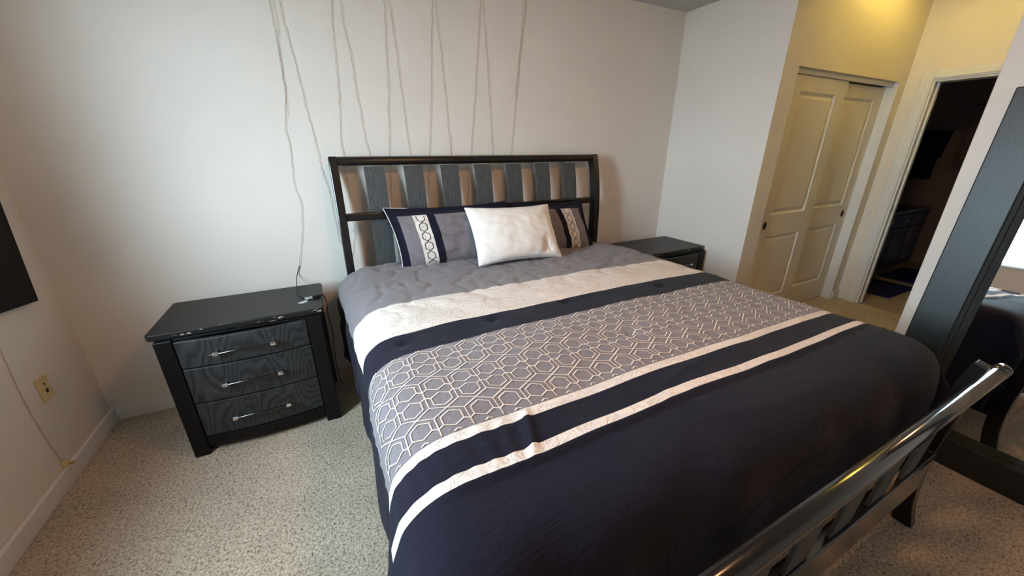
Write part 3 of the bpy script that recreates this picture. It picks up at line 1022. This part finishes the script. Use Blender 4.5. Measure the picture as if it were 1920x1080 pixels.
# ------------------------------------------------------------------ fairy lights on the wall
STR = {
 'A': [(-0.07, 2.47), (-0.073, 2.212), (-0.076, 2.15), (-0.076, 2.059), (-0.077, 1.98), (-0.078, 1.876), (-0.086, 1.775), (-0.104, 1.679), (-0.117, 1.589), (-0.108, 1.53), (-0.123, 1.374), (-0.13, 1.315), (-0.113, 1.173), (-0.13, 1.028), (-0.165, 0.896), (-0.189, 0.80)],
 'A2': [(-0.065, 2.47), (-0.06, 2.214), (-0.054, 2.139), (-0.069, 2.039), (-0.079, 1.951), (-0.079, 1.853), (-0.085, 1.76), (-0.09, 1.66)],
 'B': [(-0.03, 2.47), (-0.028, 2.218), (-0.027, 2.129), (-0.015, 2.015), (-0.005, 1.881), (0.005, 1.74), (0.02, 1.591), (0.033, 1.389), (0.054, 1.244), (0.059, 1.078), (0.063, 0.94), (0.12, 0.8)],
 'C': [(0.236, 2.47), (0.224, 2.253), (0.211, 2.165), (0.204, 1.991), (0.195, 1.88), (0.184, 1.723), (0.165, 1.567), (0.166, 1.451), (0.165, 1.2), (0.16, 0.95), (0.12, 0.8)],
 'D': [(0.25, 2.47), (0.265, 2.259), (0.271, 2.112), (0.284, 1.998), (0.286, 1.829), (0.298, 1.719), (0.302, 1.551), (0.317, 1.449), (0.34, 1.2), (0.37, 0.85)],
 'E': [(0.515, 2.47), (0.5, 2.291), (0.495, 2.153), (0.483, 2.008), (0.477, 1.874), (0.457, 1.681), (0.438, 1.448), (0.42, 1.15), (0.38, 0.85)],
 'F': [(0.52, 2.47), (0.529, 2.295), (0.537, 2.166), (0.547, 2.022), (0.55, 1.905), (0.558, 1.738), (0.566, 1.572), (0.574, 1.447), (0.60, 1.15), (0.62, 0.85)],
 'G': [(0.79, 2.47), (0.785, 2.331), (0.768, 2.168), (0.755, 1.998), (0.736, 1.783), (0.722, 1.67), (0.699, 1.446), (0.67, 1.15), (0.64, 0.85)],
 'H': [(0.80, 2.47), (0.807, 2.334), (0.807, 2.23), (0.822, 2.09), (0.83, 1.897), (0.838, 1.693), (0.853, 1.444), (0.87, 1.15), (0.89, 0.85)],
 'I': [(1.105, 2.47), (1.098, 2.374), (1.08, 2.203), (1.055, 1.986), (1.039, 1.797), (1.015, 1.609), (0.996, 1.443), (0.96, 1.15), (0.93, 0.85)],
 'J': [(1.118, 2.47), (1.12, 2.377), (1.126, 2.208), (1.138, 2.03), (1.148, 1.802), (1.155, 1.642), (1.165, 1.442), (1.18, 1.15), (1.2, 0.85)],
 'K': [(1.412, 2.47), (1.407, 2.417), (1.394, 2.219), (1.371, 2.03), (1.356, 1.853), (1.335, 1.646), (1.311, 1.44), (1.28, 1.15), (1.24, 0.85)],
 'K2': [(1.43, 2.47), (1.425, 2.419), (1.417, 2.295), (1.383, 2.116), (1.365, 1.972), (1.345, 1.85)],
}
YW = YB - 0.008
fl = thing('fairy_lights', 'thin copper wire fairy lights hung in zigzags over the headboard', 'string lights', (0.7, YW, 0.70))
def local(p):
    return (p[0] - 0.7, p[1] - YW, p[2] - 0.70)
for key, pts in STR.items():
    path = []
    leds = MB()
    for (xa, za), (xb, zb) in zip(pts, pts[1:]):
        L = math.hypot(xb - xa, zb - za)
        n = max(2, int(L / 0.02))
        for k in range(n):
            t = k / n
            jx = random.uniform(-0.0035, 0.0035)
            path.append(local((xa + (xb - xa) * t + jx, YW + random.uniform(-0.003, 0.003), za + (zb - za) * t)))
    path.append(local((pts[-1][0], YW, pts[-1][1])))
    r_ = 0.0007 if key == 'A2' else 0.0009
    st = MB().tube(path, r_, 5).build('wire_strand', M['wire'], fl, smooth=True)
    for p in path[3::5]:
        leds.tube([(p[0] - 0.001, p[1], p[2] - 0.005), (p[0], p[1] - 0.001, p[2]), (p[0] + 0.001, p[1], p[2] + 0.005)], [0.0009, 0.002, 0.0009], 5)
    lo = leds.build('led_beads', M['led'], st, smooth=True)
    lo['kind'] = 'stuff'
tail = catmull([(-0.189, YW, 0.80), (-0.215, YW - 0.02, 0.735), (-0.214, 2.42, 0.704), (-0.203, 2.34, 0.703), (-0.175, 2.27, 0.703), (-0.148, 2.25, 0.704), (-0.135, 2.262, 0.706)], 6)
MB().tube([local(p) for p in tail], 0.0024, 6).build('lead_wire', M['cable'], fl, smooth=True)
ctl = MB().box(-0.022, 0.022, -0.012, 0.012, 0, 0.016).build('controller', M['cable'], fl, 0.004, loc=local((-0.110, 2.262, 0.7005)), rot=(0, 0, 0.35))
ctl['label'] = 'small black control box on the nightstand'
MB().box(-0.035, 0.02, -0.014, 0.014, 0, 0.0012).build('paper_tag', M['plastic'], fl, loc=local((-0.178, 2.215, 0.7005)), rot=(0.03, -0.08, 0.35))
clear = []
for k in range(26):
    clear.append((-0.15 + 0.022 * math.sin(k * 1.9), 2.255 + 0.016 * math.cos(k * 2.3), 0.7035 + 0.006 * (0.5 + 0.5 * math.sin(k * 1.1))))
MB().tube([local(p) for p in catmull(clear, 3)], 0.0011, 5).build('wire_bundle', M['plastic'], fl, smooth=True)
cord = catmull([(-0.092, 2.27, 0.707), (-0.078, 2.275, 0.704), (-0.068, 2.29, 0.66), (-0.074, 2.35, 0.53), (-0.066, 2.37, 0.42), (-0.078, 2.40, 0.27), (-0.080, 2.42, 0.13), (-0.07, 2.45, 0.006), (-0.02, 2.52, 0.004)], 6)
MB().tube([local(p) for p in cord], 0.0026, 6).build('power_cord', M['cable'], fl, smooth=True)

# ------------------------------------------------------------------ left wall: jack plate, cable, dark panel
jp = thing('wall_jack', 'ivory jack plate with two small sockets low on the left wall', 'wall plate', (XL, 2.268, 0.458))
MB().box(0, 0.009, -0.036, 0.036, -0.058, 0.058).build('plate', M['ivory'], jp, 0.003)
MB().box(0.0085, 0.0105, -0.008, 0.008, -0.022, -0.004).build('socket', M['hole'], jp, 0.001)
MB().tube([(0.0085, 0.0, 0.022), (0.0115, 0.0, 0.022)], 0.0045, 10).build('socket', M['hole'], jp)
cb = thing('coax_cable', 'thin painted cable running down the left wall to a brass plug', 'cable', (XL + 0.001, 2.157, 0.09))
MB().tube([(0.003, 0.0, 0.036), (0.003, -0.012, 0.14), (0.003, -0.02, 0.3), (0.003, -0.018, 0.42), (0.003, 0.0, 0.62), (0.003, 0.02, 0.9)], 0.0018, 6).build('cable', M['white_cable'], cb, smooth=True)
MB().box(0.0, 0.022, -0.012, 0.012, 0.0, 0.026).build('clip', M['ivory'], cb, 0.003)
MB().tube([(0.012, 0.0, 0.012), (0.036, 0.002, 0.010)], 0.0065, 10).build('plug', M['brass'], cb)
dp = MB().box(0, 0.022, -0.70, 0, 0, 0.55).build('black_panel', M['screen'], None, 0.003, loc=(XL + 0.012, 2.43, 0.832), rot=(math.radians(-7.0), 0, 0))
tag(dp, 'matte black panel hung slightly crooked on the left wall', 'wall panel')

# ------------------------------------------------------------------ floor mirror leaning on the right wall
MW, MHT = 0.86, 1.752
mir = thing('floor_mirror', 'tall floor mirror in a wide black frame leaning on the right wall', 'mirror', (2.588, 0.632 - MW, 0), (0, math.radians(5), 0))
# local: y 0..MW, z 0..MHT, x = depth behind the front face
FW, BW = 0.145, 0.042
def frame_bar(name, y0, y1, z0, z1):
    return MB().box(0, 0.045, y0, y1, z0, z1).build(name, M['mirrorframe'], mir, 0.005)
frame_bar('frame_side', 0, FW, 0, MHT)
frame_bar('frame_side', MW - FW, MW, 0, MHT)
frame_bar('frame_bottom', FW, MW - FW, 0, FW)
frame_bar('frame_top', FW, MW - FW, MHT - FW, MHT)
iv = MB()
rg = [(0.0, 0.006), (0.014, 0.010), (0.016, 0.018), (BW, 0.026)]
y0, y1, z0, z1 = FW, MW - FW, FW, MHT - FW
for ins, dep in rg:
    iv.v += [(dep, y0 + ins, z0 + ins), (dep, y1 - ins, z0 + ins), (dep, y1 - ins, z1 - ins), (dep, y0 + ins, z1 - ins)]
for r in range(len(rg) - 1):
    for k in range(4):
        iv.face([r * 4 + k, r * 4 + (k + 1) % 4, r * 4 + 4 + (k + 1) % 4, r * 4 + 4 + k])
iv.build('inner_moulding', M['mirrorframe'], mir)
MB().box(0.026, 0.031, y0 + BW - 0.004, y1 - BW + 0.004, z0 + BW - 0.004, z1 - BW + 0.004).build('mirror_glass', M['mirror'], mir)
MB().box(0.036, 0.044, FW - 0.01, MW - FW + 0.01, FW - 0.01, MHT - FW + 0.01).build('back_board', M['black'], mir)

# ------------------------------------------------------------------ lamps
def dome_light(name, label, loc, glow, r=0.16):
    cl = thing(name, label, 'ceiling light', loc)
    MB().lathe([(0.0, 0.0), (r + 0.015, 0.0), (r + 0.015, -0.025), (r, -0.03), (0.0, -0.03)], n=32).build('base_ring', M['nickel'], cl, smooth=False)
    MB().lathe([(r * math.cos(a * PI / 16), -0.03 - 0.085 * math.sin(a * PI / 16)) for a in range(0, 9)], n=32).build('lamp_dome', glow, cl, smooth=True)
hl = thing('hall_bowl_light', 'semi-flush bowl lamp shining up at the ceiling in front of the closet', 'ceiling light', (3.95, 1.30, ZH))
MB().lathe([(0.0, 0.0), (0.06, 0.0), (0.06, -0.015), (0.012, -0.02), (0.012, -0.19), (0.0, -0.19)], n=20).build('stem', M['nickel'], hl)
MB().lathe([(0.19, -0.12), (0.175, -0.16), (0.13, -0.19), (0.0, -0.205), (0.0, -0.20), (0.12, -0.184), (0.165, -0.155), (0.18, -0.12), (0.19, -0.12)], n=32).build('bowl', M['trim'], hl, smooth=True)
MB().lathe([(0.014, -0.15), (0.15, -0.15), (0.15, -0.155), (0.014, -0.155)], n=32).build('lamp_disc', M['lampglow'], hl)
dome_light('bedroom_ceiling_light', 'round glowing flush ceiling lamp over the bedroom', (0.90, 0.55, ZC - 0.002), M['roomglow'])

# ------------------------------------------------------------------ dark bathroom
van = thing('bathroom_vanity', 'dark wooden vanity cabinet with drawers inside the bathroom', 'vanity', (5.35, 1.92, 0))
MB().box(0, 1.7, 0.03, 0.55, 0.09, 0.75).box(0.02, 1.68, 0.09, 0.55, 0.0, 0.09).build('cabinet_body', M['vanity'], van, 0.003)
for k in range(4):
    x0 = 0.02 + k * 0.42
    dr = MB().box(x0, x0 + 0.40, 0.01, 0.03, 0.58, 0.73).build('drawer', M['vanity'], van, 0.004)
    dd = MB().box(x0, x0 + 0.40, 0.01, 0.03, 0.11, 0.565).build('door', M['vanity'], van, 0.004)
    MB().tube([(x0 + 0.14, 0.012, 0.655), (x0 + 0.14, -0.015, 0.655), (x0 + 0.26, -0.015, 0.655), (x0 + 0.26, 0.012, 0.655)], 0.005, 8).build('handle', M['chrome'], dr)
    hx = x0 + (0.36 if k % 2 == 0 else 0.04)
    MB().tube([(hx, 0.012, 0.36), (hx, -0.015, 0.36), (hx, -0.015, 0.50), (hx, 0.012, 0.50)], 0.005, 8).build('handle', M['chrome'], dd)
vt = MB().box(-0.01, 1.72, 0.0, 0.69, 0.75, 0.785).build('vanity_top', M['vtop'], van, 0.004)
MB().tube([(0.85, 0.40, 0.785), (0.85, 0.40, 0.93), (0.85, 0.36, 0.96), (0.85, 0.27, 0.94)], 0.011, 10).build('faucet', M['chrome'], van, smooth=True)
def mat_rug(label, x0, x1, y0, y1):
    o = MB().prism_z([(x0 + 0.03, y0), (x1 - 0.03, y0), (x1, y0 + 0.03), (x1, y1 - 0.03), (x1 - 0.03, y1), (x0 + 0.03, y1), (x0, y1 - 0.03), (x0, y0 + 0.03)], 0.0, 0.016).build('bath_mat', M['rug'], None, 0.005)
    tag(o, label, 'bath mat', 'navy bath mats on the bathroom floor')
mat_rug('navy bath mat nearest the bathroom doorway', 5.22, 5.86, 1.47, 1.87)
mat_rug('navy bath mat farther inside the bathroom', 6.06, 6.82, 1.45, 1.88)
tb = thing('towel_rail', 'metal rail on the far bathroom wall', 'rail', (7.3, 2.2, 1.70))
MB().tube([(0, -0.22, 0), (-0.06, -0.22, 0), (-0.06, 0.22, 0), (0, 0.22, 0)], 0.008, 8).build('bar', M['chrome'], tb, smooth=True)
rb = MB()
nY, nZ = 22, 26
for side in (0, 1):
    for i in range(nZ + 1):
        zz = -0.60 * i / nZ
        for k in range(nY + 1):
            u = -1 + 2 * k / nY
            wd_ = 0.17 * (1 - 0.12 * math.sin(i / nZ * 3)) + (0.03 if i > 14 else 0) * u
            rb.v.append((-0.06 + (0.02 if side else -0.02) - (0.018 * math.sin(u * 9 + i * 0.06)) * min(i / 6, 1), u * wd_ + 0.03 * i / nZ, zz + 0.012 - 0.05 * max(u, 0) * i / nZ))
nn = (nY + 1) * (nZ + 1)
for side in (0, 1):
    for i in range(nZ):
        for k in range(nY):
            a = side * nn + i * (nY + 1) + k
            rb.face([a, a + 1, a + nY + 2, a + nY + 1])
for k in range(nY):
    rb.face([k, k + 1, nn + k + 1, nn + k])
robe = rb.build('hanging_robe', M['robe'], None, smooth=True, loc=(7.3, 2.2, 1.70))
tag(robe, 'dark navy robe hanging from the bathroom rail', 'robe')
# shower curtain rod with a wire caddy hanging from it
rod = MB().tube([(6.95, 0.3, 1.96), (6.95, 1.86, 1.96)], 0.011, 10).build('shower_rod', M['chrome'], None, smooth=True)
tag(rod, 'metal shower rod across the dark bathroom', 'rod')
cd = thing('shower_caddy', 'hanging wire caddy with two shelves in the dark bathroom', 'caddy', (6.95, 1.74, 1.30))
q = MB()
for sy in (-0.11, 0.11):
    q.tube([(0, sy, 0), (0, sy, 0.55), (0, sy * 0.3, 0.64), (0, 0, 0.675)], 0.004, 6)
q.build('caddy_frame', M['caddy'], cd, smooth=True)
for z in (0.06, 0.30):
    q = MB()
    for yy in (-0.11, 0.11):
        q.tube([(0, yy, z), (-0.10, yy, z), (-0.10, yy, z + 0.05), (0, yy, z + 0.05)], 0.003, 6)
    for xx, z2 in ((-0.10, z), (-0.10, z + 0.05), (-0.05, z), (0, z), (-0.075, z), (-0.025, z)):
        q.tube([(xx, -0.11, z2), (xx, 0.11, z2)], 0.003, 6)
    q.build('caddy_shelf', M['caddy'], cd)
for k, (yy, z, h, r, lab) in enumerate(((-0.06, 0.063, 0.15, 0.03, 'tan bottle on the lower caddy shelf, nearer the doorway side'), (0.05, 0.063, 0.11, 0.033, 'short tan bottle on the lower caddy shelf beside the vanity side'), (-0.03, 0.303, 0.17, 0.028, 'tall tan bottle on the upper caddy shelf'))):
    o = MB().lathe([(0, 0), (r, 0), (r, h * 0.75), (r * 0.4, h * 0.85), (r * 0.4, h), (0, h)], n=16).build('shampoo_bottle', M['bottle'], None, smooth=True, loc=(6.90, 1.74 + yy, 1.30 + z))
    tag(o, lab, 'bottle', 'bottles in the shower caddy')
sc = MB()
n = 60
pts = [(6.95 + 0.03 * math.sin(k * 0.9), 0.4 + 1.05 * k / n) for k in range(n + 1)]
for x, y in pts:
    sc.v += [(x, y, 0.15), (x, y, 1.945)]
for k in range(n):
    sc.face([2 * k, 2 * k + 2, 2 * k + 3, 2 * k + 1])
scu = sc.build('shower_curtain', M['curtain'], None, smooth=True)
so = scu.modifiers.new('thick', 'SOLIDIFY')
so.thickness = 0.003
tag(scu, 'dark pleated shower curtain on the rod in the bathroom', 'curtain')
